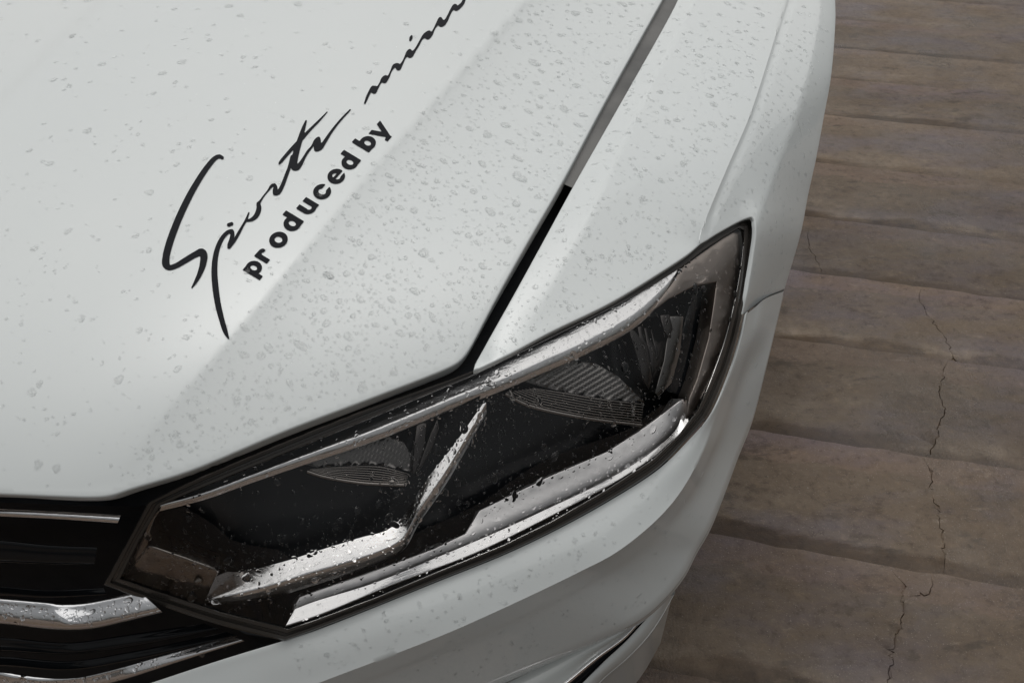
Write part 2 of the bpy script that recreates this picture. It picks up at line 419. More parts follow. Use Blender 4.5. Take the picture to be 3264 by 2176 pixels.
def dedupe(P, eps=2.0):
    out = [P[0]]
    for p in P[1:]:
        if np.linalg.norm(p - out[-1]) > eps: out.append(p)
    if np.linalg.norm(out[0] - out[-1]) < eps: out.pop()
    return np.array(out)
fr_ = np.vstack([curve(HOOD_FRONT, 16), curve(GAP_L, 18), line([(2350, -470), (-300, -300)], 60), line([(-300, -300), (-700, 1545)], 60)])
HOOD_POLY = dedupe(fr_, 3)
inC = CREASE[3:-2]; inC2 = CREASE2[10:-3]
V2, F = cdt(HOOD_POLY, 17, [inC, inC2[inside(HOOD_POLY, inC2)]])
V3 = lift_hood(V2); F = fix_winding(V3, F); V3, F = rim(V3, F, .0022, .016)
hood = mesh_obj('hood', V3, F, M['paint'], car)

# --- fender
zz = lambda pts: [(p[0], p[1], float(lift_hood([p])[0, 2]) - .001) for p in pts]
F_GAP = zz(curve(GAP_R, 60))
F_SOFT = [(1640, 1112, .801), (1740, 950, .822), (1863, 736, .846), (2000, 445, .873), (2100, 236, .891), (2222, 0, .909), (2330, -220, .922), (2440, -470, .934)]
F_CREASE = [(2228, 776, .8035), (2243, 718, .812), (2318, 535, .832), (2387, 376, .846), (2446, 198, .858), (2491, 50, .8665), (2506, 0, .869), (2558, -220, .878), (2620, -470, .888)]
L_TOP = [(1512, 1175, .7985), (1620, 1125, .801), (1745, 1058, .803), (1944, 961, .805), (2112, 859, .806), (2196, 803, .8055), (2228, 776, .8035)]
L_CORNER = [(2228, 776, .8035), (2311, 726, .797), (2372, 695, .790), (2398, 689, .787), (2409, 703, .783)]
L_OUT = [(2409, 703, .783), (2412, 740, .776), (2403, 814, .760), (2378, 958, .730), (2366, 1002, .720)]
SIL = [(2640, -470, .870), (2655, -200, .858), (2661, 0, .846), (2662, 59, .841), (2649, 238, .818), (2625, 376, .792), (2600, 510, .766), (2575, 624, .742), (2553, 740, .718), (2501, 919, .669)]
SEAM = [(2366, 1002, .720), (2397, 978, .708), (2446, 943, .692), (2501, 919, .669)]
F_LINE = [(2422, 678, .772), (2456, 594, .782), (2496, 480, .793), (2533, 381, .798), (2575, 238, .808), (2605, 60, .822), (2618, -220, .838)]
C3 = lambda L, s=40: [tuple(q) for q in curve(L, s)]
# top and side skins share the crease rail
R_SOFT = C3(F_SOFT, 60); R_CR = C3(F_CREASE, 40); R_LT = C3(L_TOP, 50)
top_skin = Skin(F_GAP + R_CR + R_LT)
R_LC = C3(L_CORNER, 30); R_LO = C3(L_OUT, 40); R_SIL = C3(SIL, 60); R_SEAM = C3(SEAM, 30)
side_skin = Skin(R_CR + R_LC + R_LO + R_SIL + R_SEAM)
top_poly = dedupe(np.vstack([curve(L_TOP, 14)[:, :2], curve(F_CREASE, 14)[:, :2], line([(2620, -470), (2388, -470)], 30), curve(GAP_R, 14)[::-1][:, :2]]), 2)
V2, F = cdt(top_poly, 14, [curve([(x, y) for x, y, z in F_SOFT], 16)[4:-2]])
def ridge(q, left, right, mid_, amp):
    L, R_, Mm = (curve([(x, y) for x, y, *_ in P], 14) for P in (left, right, mid_))
    a, b = seg_dist(q, L), seg_dist(q, R_); am, bm = seg_dist(Mm, L), seg_dist(Mm, R_)
    f = a / np.maximum(a + b, 1e-6); f0 = np.interp(q[:, 1], Mm[:, 1][::-1] if Mm[0, 1] > Mm[-1, 1] else Mm[:, 1], (am / (am + bm))[::-1] if Mm[0, 1] > Mm[-1, 1] else am / (am + bm))
    return amp * np.where(f < f0, f / f0, (1 - f) / np.maximum(1 - f0, 1e-3))
LTc = curve(L_TOP, 14)[:, :2]
def top_surf(q, deeper=0.0):
    q = np.atleast_2d(q)[:, :2]; X = top_skin(q, deeper)
    X[:, 2] += ridge(q, F_GAP, F_CREASE, F_SOFT, .0075) * np.clip(seg_dist(q, LTc) / 260, 0, 1)
    return X
A3 = top_surf(V2); A = (A3, fix_winding(A3, F))
# the small step under the crease, then the side
crL = curve(F_CREASE, 14); crs = side_skin(crL[:, :2])
side_poly = dedupe(np.vstack([curve(L_CORNER, 10)[:, :2], curve(L_OUT, 14)[:, :2], curve(SEAM, 14)[:, :2], curve(SIL[::-1], 14)[:, :2], line([(2640, -470), (2620, -470)], 30), curve(F_CREASE[::-1], 14)[:, :2]]), 2)
V2, F = cdt(side_poly, 13, [crL[3:-3, :2] + np.array([k, k * .25]) for k in (6, 14, 26, 42)] + [curve([(x, y) for x, y, z in F_LINE], 14)[2:-3]])
B3 = side_skin(V2)
dcr = seg_dist(V2, crL[:, :2])
fl = curve([(x, y) for x, y, z in F_LINE], 14)
B3[:, 2] -= .0016 * np.sin(np.pi * np.clip(dcr / 28, 0, 1)) ** 1.0 * np.clip((2240 - V2[:, 0]) / -30, 0, 1)
fade = np.clip((V2[:, 1] + 100) / 450, 0, 1) * np.clip((980 - V2[:, 1]) / 300, 0, 1)
B3 += (EYE - B3) / np.linalg.norm(EYE - B3, axis=1)[:, None] * (ridge(V2, F_CREASE, SIL, F_LINE, .018) * fade)[:, None]
B = (B3, fix_winding(B3, F))
V3, F = join(A, B)
# weld
def weld(V, F, eps=2e-4):
    key, idx, out = {}, [], []
    for v in V:
        k = tuple(np.round(v / eps).astype(int))
        if k not in key: key[k] = len(out); out.append(v)
        idx.append(key[k])
    G = [tuple(idx[i] for i in f) for f in F]
    return np.array(out), [g for g in G if len(set(g)) == len(g)]
V3, F = weld(V3, F)
V3, F = rim(V3, F, .0018, .005, 5)
# side below the widest line, down to the sill
sil3 = side_skin(curve(SIL, 40)[:, :2])
inw = xyz(np.array(-1.0), np.array(0.0), np.array(0.0)); dn = np.array([0, 0, -1.0])
sk = loft([sil3, sil3 + inw * .004 + dn * .02, sil3 + inw * .03 + dn * .12, sil3 + inw * .05 + dn * .40], 3)
V3, F = join((V3, F), sk)
fender = mesh_obj('fender', V3, F, M['paint'], car, sharp=24)

# --- headlight outer surface
LOW = [(2366, 1004, .720), (2347, 1082, .701), (2318, 1176, .684), (2253, 1324, .662), (2184, 1405, .651), (2100, 1490, .643), (1930, 1600, .636), (1755, 1695, .632), (1600, 1768, .630), (1401, 1848, .628), (1200, 1930, .626), (1000, 2008, .622), (906, 2042, .619)]
LEFTB = [(906, 2042, .619), (700, 1990, .628), (500, 1925, .645), (330, 1863, .662)]
LEFTU = [(330, 1863, .662), (400, 1735, .718), (472, 1600, .772)]
UP = [(472, 1600, .772), (603, 1536, .778), (906, 1408, .780), (1209, 1288, .783), (1440, 1207, .789), (1512, 1180, .7925)]
UP2 = [(x, y + 5, z - .006) for x, y, z in L_TOP]
CORN = [(x, y + 4, z - .004) for x, y, z in L_CORNER]
OUTE = [(x - 4, y, z - .003) for x, y, z in L_OUT]
lens_rails = [UP, UP2, CORN, OUTE, LOW, LEFTB, LEFTU]
ctl = sum([C3(r, 55) for r in lens_rails], [])
lens0 = Skin(ctl, 3e-5)
LENS_POLY = dedupe(np.vstack([curve(r, 14)[:, :2] for r in lens_rails]), 4)
def bulge(p):
    d = seg_dist(np.atleast_2d(p)[:, :2], np.vstack([LENS_POLY[::3], LENS_POLY[:1]]))
    return .016 * (1 - np.exp(-(d / 170) ** 1.3))
def lens(p, deeper=0.0): return lens0(p, np.asarray(deeper) - bulge(p))

headlight = None
V2, F = cdt(LENS_POLY, 40)
V3 = lens0(V2, .085); F = fix_winding(V3, F)
bl = np.vstack([LENS_POLY, LENS_POLY[:1]])
wall = loft([lens0(bl, .003), lens0(bl, .03), lens0(bl, .085)], 2)
V3, F = join((V3, F), wall)
headlight = mesh_obj('headlight', V3, F, M['gloss'], car, sharp=40)

V2, F = cdt(LENS_POLY, 20); V3 = lens(V2); F = fix_winding(V3, F)
lens_o = mesh_obj('lens', V3, F, M['lens'], headlight)

INNER = [(512, 1610), (640, 1556), (906, 1446), (1209, 1322), (1500, 1200), (1745, 1082), (1944, 984), (2061, 922), (2175, 850), (2238, 800), (2311, 752), (2355, 728), (2370, 735), (2372, 765), (2366, 830), (2345, 960), (2318, 1070), (2287, 1168), (2225, 1305), (2165, 1382), (2080, 1464), (1930, 1562), (1755, 1662), (1600, 1738), (1401, 1818), (1200, 1902), (1000, 1976), (918, 2003), (700, 1948), (500, 1883), (385, 1843), (445, 1720)]
def ring_pair(outer, inner, n=420):
    o = resample(np.vstack([outer, outer[:1]]), n); ii = np.vstack([inner, inner[:1]])
    I = line(ii, 5); out = []
    for p in o: out.append(I[np.argmin(((I - p) ** 2).sum(1))])
    return o, np.array(out)
go, gi = ring_pair(LENS_POLY, np.array(INNER, float))
mid = lambda a: go * (1 - a) + gi * a
V3, F = loft([lens0(go, .010), lens0(go, .000), lens0(mid(.12), -.0035), lens0(mid(.36), -.0035), lens0(mid(.42), -.0005), lens0(mid(.62), -.0008), lens(mid(.68), -.0030), lens(mid(.92), -.0030), lens(gi, -.0005), lens(gi, .012)], 1)
mesh_obj('gasket', V3, fix_winding(V3, F), M['gasket'], headlight, sharp=35)

# --- headlight insides
def panel(name, pts, deep, mt, parent=headlight, sp=26, fold=None, r=.0012, dep=.02):
    poly = dedupe(line(pts, 24), 3); V2, F = cdt(poly, sp)
    V3 = lens(V2, deep) if np.isscalar(deep) else lens(V2, deep(V2))
    F = fix_winding(V3, F); V3, F = rim(V3, F, r, dep, 2)
    return mesh_obj(name, V3, F, mt, parent, sharp=60)
def shelf(name, lower, upper, deep, rises, mt, n=90, lip=.012, parent=headlight, sub=3, up_smooth=True):
    """chrome moulding: front edge just behind the lens, running back and up by the given rises (m) at fractions"""
    lo = resample(curve(lower, 12), n); up = resample(curve(upper, 12), n)
    d = deep if np.isscalar(deep) else np.interp(np.linspace(0, 1, n), np.linspace(0, 1, len(deep)), deep)
    base = lens(lo, d); hh = np.linalg.norm(up - lo, axis=1) * np.linalg.norm(base - EYE, axis=1) / FP; rails = [base + np.array([0, 0, -lip]), base]
    for f, dz in rises:
        q = lo * (1 - f) + up * f
        dzz = hh * (dz if np.isscalar(dz) else np.interp(np.linspace(0, 1, n), np.linspace(0, 1, len(dz)), dz))
        rails.append(lift_z(q, base[:, 2] + dzz))
    V, F = loft(rails[1:], sub); V0, F0 = loft([rails[0], rails[1]], 1)
    V, F = join((V, F), (V0, F0)); V, F = weld(V, F, 1e-5)
    return mesh_obj(name, V, fix_winding(V, F), mt, parent, sharp=55)

# upper chrome moulding along the hood and fender edge
UT = [(482, 1603), (663, 1546), (966, 1420), (1330, 1273), (1500, 1200), (1745, 1086), (1944, 984), (2060, 920), (2168, 848)]
UB = [(478, 1626), (651, 1582), (815, 1524), (966, 1473), (1209, 1391), (1439, 1298), (1600, 1236), (1724, 1183), (1867, 1121), (2010, 1045), (2077, 989), (2143, 905), (2172, 852)]
shelf('chrome_moulding', UB, UT, .026, [(.15, .15), (.35, .31), (.6, [.43, .43, .44, .45]), (1, [.62, .62, .66, .68])], M['chrome'], 110, .004, sub=4)
# daytime light moulding: long limb, elbow, rising limb
DU = [(690, 1815), (760, 1822), (900, 1790), (1027, 1750), (1150, 1712), (1230, 1690), (1275, 1655), (1366, 1520), (1439, 1428), (1544, 1280)]
DL = [(640, 1934), (690, 1920), (830, 1885), (966, 1842), (1100, 1800), (1209, 1762), (1281, 1722), (1333, 1634), (1420, 1507), (1550, 1284)]
shelf('light_guide', DL, DU, .020, [(.1, .09), (.2, [.17, .15, .13, .13]), (.5, [.28, .27, .25, .26]), (1, [.46, .45, .42, .44])], M['chrome'], 120, .016, sub=4)
# lower moulding: bright bevel and satin plate
LB = [(906, 2002), (1000, 1972), (1236, 1873), (1519, 1765), (1802, 1624), (1960, 1540), (2100, 1447), (2170, 1385), (2196, 1350)]
LD = [(940, 1940), (1000, 1917), (1190, 1858), (1392, 1776), (1599, 1688), (1736, 1625), (1944, 1524), (2090, 1430), (2160, 1360), (2182, 1290)]
shelf('lower_moulding', LB, LD, .016, [(.12, .12), (.3, .19), (.6, .285), (1, .41)], M['chrome'], 120, .012, sub=4)
SAT = [(936, 1942), (957, 1904), (997, 1888), (1178, 1824), (1384, 1752), (1484, 1702), (1529, 1629), (1760, 1517), (1939, 1440), (2061, 1360), (2163, 1284), (2178, 1274), (2186, 1296), (2158, 1364), (2088, 1433), (1944, 1528), (1736, 1630), (1599, 1692), (1392, 1780), (1190, 1862), (1000, 1921)]
lb_c = curve(LD, 12)
def sat_depth(p): return .046 - .02 * np.exp(-(seg_dist(p, lb_c) / 60) ** 2) + .0
sat_o = panel('satin_plate', SAT, sat_depth, M['satin'], sp=22)
# facets that mirror the yard
panel('facet', [(474, 1740), (680, 1814), (690, 1826), (640, 1936), (392, 1850)], lambda p: .012 + .00002 * (p[:, 0] - 390), M['chrome_dark'])
panel('facet', [(508, 1628), (470, 1656), (388, 1846), (400, 1844), (470, 1735), (474, 1690), (490, 1650)], .02, M['chrome_dark'])
OUTF = [(2172, 856), (2240, 806), (2311, 756), (2356, 732), (2368, 740), (2368, 770), (2360, 830), (2340, 958), (2312, 1068), (2280, 1165), (2222, 1300), (2190, 1330), (2200, 1270), (2225, 1210), (2262, 1080), (2280, 960), (2288, 895), (2214, 908), (2130, 950), (2077, 992), (2143, 905)]
panel('outer_facet', OUTF, lambda p: .007 + .00008 * np.clip(2330 - p[:, 0], 0, 300), M['smoke'])
panel('marker_light_window', [(2216, 912), (2286, 898), (2278, 962), (2258, 1080), (2222, 1205), (2196, 1268), (2180, 1262), (2120, 1240), (2150, 1150), (2180, 1050)], .050, M['gloss'])
hl = resample(curve([(2374 - 4, 775), (2362, 850), (2342, 960), (2312, 1080), (2285, 1160), (2242, 1272)], 10), 60)
def tube(P, r, k=8):
    P = np.asarray(P); T = np.gradient(P, axis=0); T /= np.linalg.norm(T, axis=1)[:, None]
    V, F = [], []
    r = np.broadcast_to(r, (len(P),))
    for i, (p, t) in enumerate(zip(P, T)):
        a = np.cross(t, [0, 0, 1.0]); a /= max(1e-9, np.linalg.norm(a)); b = np.cross(t, a)
        for j in range(k):
            th = 2 * math.pi * j / k; V.append(p + r[i] * (a * math.cos(th) + b * math.sin(th)))
    for i in range(len(P) - 1):
        for j in range(k): F.append((i*k+j, i*k+(j+1) % k, (i+1)*k+(j+1) % k, (i+1)*k+j))
    return np.array(V), F
V, F = tube(lens(hl, .012), .0009); mesh_obj('edge_highlight_bead', V, F, M['chrome'], headlight)  # chrome bead added for the bright highlight along the lamp's outer ridge
# pillar between lamp chambers
panel('pillar', [(2138, 1010), (2178, 1008), (2168, 1120), (2140, 1220), (2100, 1262), (2092, 1250), (2120, 1150)], .045, M['reflector'])

def reflector(bowl, ribs_top, ribs_bot, n_flutes, n_ribs, deep):
    """fluted bowl above, stepped ribs below"""
    b = np.array(bowl, float); lo, hi = b.min(0), b.max(0)
    poly = dedupe(line(bowl, 10), 3); V2, F = cdt(poly, 7)
    ph = (V2[:, 0] - lo[0] + .25 * (V2[:, 1] - lo[1])) / (hi[0] - lo[0])
    depth = deep + .014 * np.sin(np.pi * np.clip((V2[:, 0] - lo[0]) / (hi[0] - lo[0]), 0, 1)) + .0013 * np.sin(2 * math.pi * n_flutes * ph)
    V3 = lens(V2, depth); parts = [(V3, fix_winding(V3, F))]
    o1 = mesh_obj('reflector', *parts[0], M['reflector'], headlight)
    a = resample(curve(ribs_top, 8), 70); c = resample(curve(ribs_bot, 8), 70)
    rails = []
    for k in range(n_ribs):
        for q, dd in ((.04, .0), (.5, -.0028), (.96, 0.0), (1.0, .0035)):
            f = (k + q) / n_ribs; rails.append(lens(a * (1 - f) + c * f, deep + .002 - .012 * f + dd))
    V, F = loft(rails, 1)
    o2 = mesh_obj('ribbed_optic', V, fix_winding(V, F), M['reflector'], headlight, sharp=25)
    parts = [tube(lens(a * (1 - f) + c * f, deep - .001 - .012 * f), .0007, 5) for f in (np.arange(n_ribs) + .5) / n_ribs]
    V, F = join(*parts); mesh_obj('optic_ridges', V, F, M['chrome_dark'], headlight)
    V, F = tube(lens(c + [0, 5], deep - .012), .0022, 6); mesh_obj('optic_rim', V, F, M['chrome_dark'], headlight)
Z4 = lambda L: [(1500 + .5102 * x, 650 + .5102 * y) for x, y in L]
Z5 = lambda L: [(300 + .6058 * x, 1150 + .6058 * y) for x, y in L]
reflector(Z4([(340, 1110), (500, 1020), (640, 980), (780, 995), (920, 1075), (1040, 1195), (1085, 1235), (900, 1225), (700, 1195), (480, 1150)]),
          Z4([(400, 1150), (600, 1178), (800, 1212), (1080, 1245)]), Z4([(215, 1175), (350, 1245), (700, 1325), (1065, 1372)]), 42, 8, .052)
reflector(Z5([(1060, 545), (1200, 488), (1400, 425), (1560, 395), (1625, 420), (1672, 500), (1660, 580), (1500, 545), (1350, 545), (1180, 560)]),
          Z5([(1190, 562), (1350, 552), (1500, 552), (1655, 590)]), Z5([(1120, 572), (1200, 598), (1400, 632), (1640, 645)]), 30, 7, .054)
panel('reflector_fin', Z5([(1700, 325), (1745, 330), (1735, 460), (1700, 585), (1680, 590), (1690, 450)]), .032, M['fin'])
panel('reflector_fin', Z5([(1805, 310), (1812, 350), (1770, 470), (1700, 590), (1745, 470), (1780, 370)]), .028, M['fin'])
panel('reflector_fin', Z4([(985, 770), (1030, 800), (1085, 880), (1100, 960), (1130, 1080), (1115, 1150), (1080, 1080), (1050, 960), (1020, 860)]), .040, M['fin'])
panel('reflector_fin', Z4([(1190, 700), (1240, 690), (1262, 780), (1240, 830), (1215, 790)]), .036, M['fin'])
for k in range(5):
    x = 1045 + 42 * k
    panel('bowl_facet', Z4([(x, 770 + 8 * k), (x + 30, 765 + 8 * k), (x + 60, 900), (x + 90, 1090 - 15 * k), (x + 60, 1100 - 15 * k), (x + 35, 930)]), .062, M['fin'], sp=16)

# --- bumper: shoulder under the lamp, waist, lower swell, wrapping round to the fender seam
BN = 170
def rail(L, n=BN): return resample(curve(L, 10), n)
B0 = [(260, 2254, .566), (496, 2176, .586), (700, 2109, .603), (906, 2046, .6165), (1000, 2016, .619), (1200, 1938, .623), (1401, 1856, .625), (1600, 1776, .627), (1755, 1703, .629), (1930, 1608, .633), (2100, 1499, .640), (2190, 1412, .648), (2261, 1328, .659), (2326, 1178, .681), (2355, 1084, .698), (2374, 1002, .717)]
B1 = [(480, 2372, .556), (700, 2294, .570), (900, 2220, .580), (1047, 2163, .587), (1240, 2090, .591), (1425, 2017, .595), (1570, 1953, .598), (1708, 1889, .600), (1840, 1825, .603), (1968, 1757, .607), (2100, 1649, .613), (2174, 1560, .619), (2239, 1440, .634), (2272, 1349, .647), (2335, 1180, .680), (2366, 1080, .698), (2385, 997, .715)]
B2 = [(620, 2480, .492), (1150, 2290, .507), (1500, 2120, .517), (1790, 1985, .522), (2030, 1835, .528), (2150, 1715, .543), (2230, 1590, .543), (2295, 1440, .565), (2340, 1330, .590), (2386, 1180, .630), (2418, 1060, .676), (2441, 951, .701)]
B3_ = [(860, 2560, .45), (1300, 2310, .473), (1585, 2176, .483), (1755, 2101, .485), (1944, 2021, .485), (2029, 1980, .484), (2100, 1925, .484), (2179, 1832, .488), (2219, 1755, .497), (2262, 1680, .507), (2357, 1436, .540), (2397, 1334, .560), (2446, 1146, .620), (2498, 928, .667)]
def rail3(L): 
    r = rail(L); return lift_z(r[:, :2], r[:, 2])
b0, b1, b2, b3 = map(rail3, (B0, B1, B2, B3_))
_fd = np.clip((1 - np.linspace(0, 1, BN)) / .45, 0, 1)[:, None]
b2 = (b1 * .62 + b3 * .38 - xyz(np.array(0.), np.array(-1.), np.array(0.)) * .0025) * _fd + b2 * (1 - _fd)
fwd = xyz(np.array(0.), np.array(-1.), np.array(0.)); 
b01 = (b0 + b1) / 2 + np.array([0, 0, .003])
lf = loft([b0, b01, b1], 6)
lf2 = loft([b1, b1 * .55 + b2 * .45, b2, b3], 6)
s0 = b3 - fwd * .002 + dn * .006; s1 = b3 - fwd * .012 + dn * .03; s2 = b3 - fwd * .05 + inw * .03 + dn * .16; s3 = s2 + dn * .14
lf3 = loft([b3, s0, s1, s2, s3], 3)
edge = loft([b0 - fwd * .004 + dn * .02, b0 - fwd * .0025 + dn * .001, b0], 3)
V, F = join(lf, lf2, lf3, edge); V, F = weld(V, F, 2e-5)
bumper = mesh_obj('bumper', V, fix_winding(V, F), M['paint'], car, sharp=38)

bl_ = b3[:46]
V, F = loft([bl_ + dn * .03 - fwd * .05, bl_ + dn * .10 - fwd * .07, bl_ * [1, 1, 0] + np.array([0, 0, .20]) - fwd * .10], 1)
mesh_obj('lower_intake', V, fix_winding(V, F), M['black'], bumper)
# fog lamp opening: plate, bright strip, lower lip
FL1 = [(1380, 2282), (1585, 2190), (1755, 2110), (1944, 2028), (2024, 1988)]
FC_T = [(1560, 2330), (1680, 2252), (1793, 2176), (1897, 2092), (1982, 2031), (2024, 1990)]
FC_B = [(1600, 2345), (1705, 2266), (1812, 2178), (1905, 2100), (1990, 2037), (2029, 1996)]
LIPT = [(1700, 2340), (1780, 2262), (1856, 2176), (1930, 2105), (2000, 2040), (2050, 1985), (2104, 1925)]
LIPB = [(1780, 2350), (1850, 2262), (1911, 2176), (2000, 2097), (2060, 2035), (2100, 1980), (2150, 1892)]
fl1 = rail(FL1, 60); fct = rail(FC_T, 60); fcb = rail(FC_B, 60)
zl = np.linspace(.457, .474, 60)
V, F = loft([lift_z(fl1, zl), lift_z((fl1 + fct) / 2, zl - .002), lift_z(fct, zl - .012)], 4)
fog = mesh_obj('fog_lamp_trim', V, fix_winding(V, F), M['greyplate'], bumper)
V, F = loft([lift_z(fct, zl - .011), lift_z((fct + fcb) / 2, zl - .010), lift_z(fcb, zl - .0135)], 4)
mesh_obj('chrome_strip', V, fix_winding(V, F), M['chrome'], fog)
lt = rail(LIPT, 60); lb = rail(LIPB, 60)
V, F = loft([lift_z(fcb, zl - .019), lift_z((fcb + lt) / 2, zl - .05), lift_z(lt, zl - .042)], 3)
mesh_obj('trim_recess', V, fix_winding(V, F), M['black'], fog)
zb = np.linspace(.405, .440, 60)
p0 = lift_z(lt, zb); p1 = lift_z((lt + lb) / 2, zb - .006); p2 = lift_z(lb, zb - .03)
V, F = loft([p0 - fwd * .01 + dn * .03, p0 - fwd * .001 + dn * .002, p0, p1, p2, p2 - fwd * .02 + dn * .03, p2 - fwd * .05 + dn * .2], 4)
mesh_obj('lower_lip', V, fix_winding(V, F), M['paint'], bumper)

# --- grille
def vplane(L, v, n=80):
    r = resample(curve(L, 10), n); vv = np.interp(np.linspace(0, 1, n), np.linspace(0, 1, len(v)), v) if not np.isscalar(v) else v
    return lift_v(r, np.full(n, vv) if np.isscalar(vv) else vv)
gb = [vplane([(-700, 1560), (0, 1580), (350, 1585), (520, 1560)], [.40, .40, .41, .44]),
      vplane([(-700, 1780), (0, 1780), (300, 1790), (470, 1800)], [.44, .44, .45, .46]),
      vplane([(-700, 2050), (0, 2050), (300, 2040), (800, 2030)], [.44, .44, .44, .46]),
      vplane([(-700, 2500), (0, 2460), (500, 2300), (905, 2062)], [.42, .42, .43, .45])]
V, F = loft(gb, 4); grille = mesh_obj('grille', V, fix_winding(V, F), M['black'], car)
def bar(name, top, bot, v, mt, prof, parent=grille, n=90):
    a = resample(curve(top, 8), n); c = resample(curve(bot, 8), n)
    vv = np.interp(np.linspace(0, 1, n), np.linspace(0, 1, len(v)), v)
    hh = np.linalg.norm(c - a, axis=1) * .77 / FP
    rails = [lift_v(a * (1 - f) + c * f, vv + dv * hh) for f, dv in prof]
    V, F = loft(rails, 3); BARS.append((a, c, np.array(rails[1:-1]), prof[1:-1])); return mesh_obj(name, V, fix_winding(V, F), mt, parent, sharp=60)
BARS = []
round_ = [(0, .75), (.04, .44), (.3, .28), (.55, .13), (.75, .03), (.88, .0), (.97, .06), (1, .4)]
bar('chrome_bar', [(-700, 1600), (0, 1620), (200, 1629), (386, 1639)], [(-700, 1626), (0, 1646), (200, 1656), (374, 1668)], [.385, .385, .385, .395], M['chrome'], [(0, 1.2), (.1, .6), (.45, .2), (.9, .0), (1, .3)])
bar('chrome_bar', [(-700, 1890), (0, 1901), (120, 1910), (212, 1917), (280, 1913), (349, 1900), (440, 1880)], [(-700, 1975), (0, 1989), (120, 2003), (212, 2009), (293, 2005), (400, 1982), (520, 1952)], [.352, .352, .354, .36, .38], M['chrome'], round_)
bar('chrome_bar', [(-700, 2115), (0, 2139), (165, 2159), (236, 2158), (330, 2139), (530, 2082), (735, 2024)], [(-700, 2190), (0, 2225), (165, 2238), (283, 2196), (412, 2160), (600, 2099), (780, 2042)], [.345, .345, .35, .37, .40], M['chrome'], round_)
bar('slat', [(-700, 1690), (0, 1720), (150, 1735), (310, 1742)], [(-700, 1770), (0, 1795), (150, 1800), (300, 1802)], [.385, .385, .39, .40], M['gloss'], round_)
bar('slat', [(-700, 1850), (0, 1868), (150, 1880), (330, 1872)], [(-700, 1885), (0, 1898), (150, 1905), (340, 1896)], [.395, .395, .395, .40], M['gloss'], round_)
bar('slat', [(-700, 2020), (0, 2030), (220, 2046), (400, 2022), (650, 1985)], [(-700, 2062), (0, 2075), (220, 2085), (420, 2060), (700, 2005)], [.385, .385, .39, .41], M['gloss'], round_)
bar('slat', [(-700, 2080), (0, 2090), (220, 2105), (420, 2075), (720, 2012)], [(-700, 2110), (0, 2122), (220, 2135), (440, 2100), (760, 2026)], [.38, .38, .385, .41], M['gloss'], round_)

V = []
for zc in (.17, .21): V += [tuple(xyz(np.array(a), np.array(b), np.array(zc))) for a, b in ((-1.55, .55), (-.12, .62), (.05, .95), (.10, 4.2), (-1.65, 4.2))]
mesh_obj('undertray_light_block', V, [(4, 3, 2, 1, 0), (5, 6, 7, 8, 9)] + [(k, (k + 1) % 5, 5 + (k + 1) % 5, 5 + k) for k in range(5)], M['black'], car, smooth=False)  # out-of-view plate added to block light leaking under the car

# --- dark structure under the panel gaps, and the hood-gap seal, its grey painted for a mirrored sky
fwd = xyz(np.array(0.), np.array(-1.), np.array(0.)); 
XM = [[(-700, 1490, .775), (0, 1515, .775), (330, 1520, .772), (603, 1445, .772), (906, 1325, .772), (1209, 1210, .774), (1440, 1115, .776), (1560, 1060, .78)],
      [(-700, 1595, .764), (0, 1600, .764), (400, 1612, .762), (480, 1606, .764), (603, 1550, .768), (906, 1422, .771), (1209, 1302, .774), (1440, 1216, .778), (1580, 1160, .782)]]
xm = [resample(curve(L, 10), 80) for L in XM]; xm = [lift_z(L[:, :2], L[:, 2]) for L in xm]
gfl = [lift_hood(resample(curve(L, 10), 80), 0, -.05) for L in ([(x - 30, y) for x, y in GAP_L], [(x + 30, y) for x, y in GAP_R])]
V3, F = join(loft([xm[0] + dn * .004, xm[0], xm[1], xm[1] - fwd * .03 + dn * .01], 1), loft(gfl, 2))
mesh_obj('front_crossmember', V3, fix_winding(V3, F), M['black'], car, sharp=40)
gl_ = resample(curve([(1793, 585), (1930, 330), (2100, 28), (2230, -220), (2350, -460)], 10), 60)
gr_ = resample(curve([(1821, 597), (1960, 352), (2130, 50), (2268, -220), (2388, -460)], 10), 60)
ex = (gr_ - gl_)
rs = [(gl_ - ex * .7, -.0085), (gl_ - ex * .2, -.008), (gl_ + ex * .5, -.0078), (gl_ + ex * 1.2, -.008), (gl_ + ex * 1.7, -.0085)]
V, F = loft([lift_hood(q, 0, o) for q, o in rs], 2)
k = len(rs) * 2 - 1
mesh_obj('gap_seal', V, fix_winding(V, F), M['seal'], car)

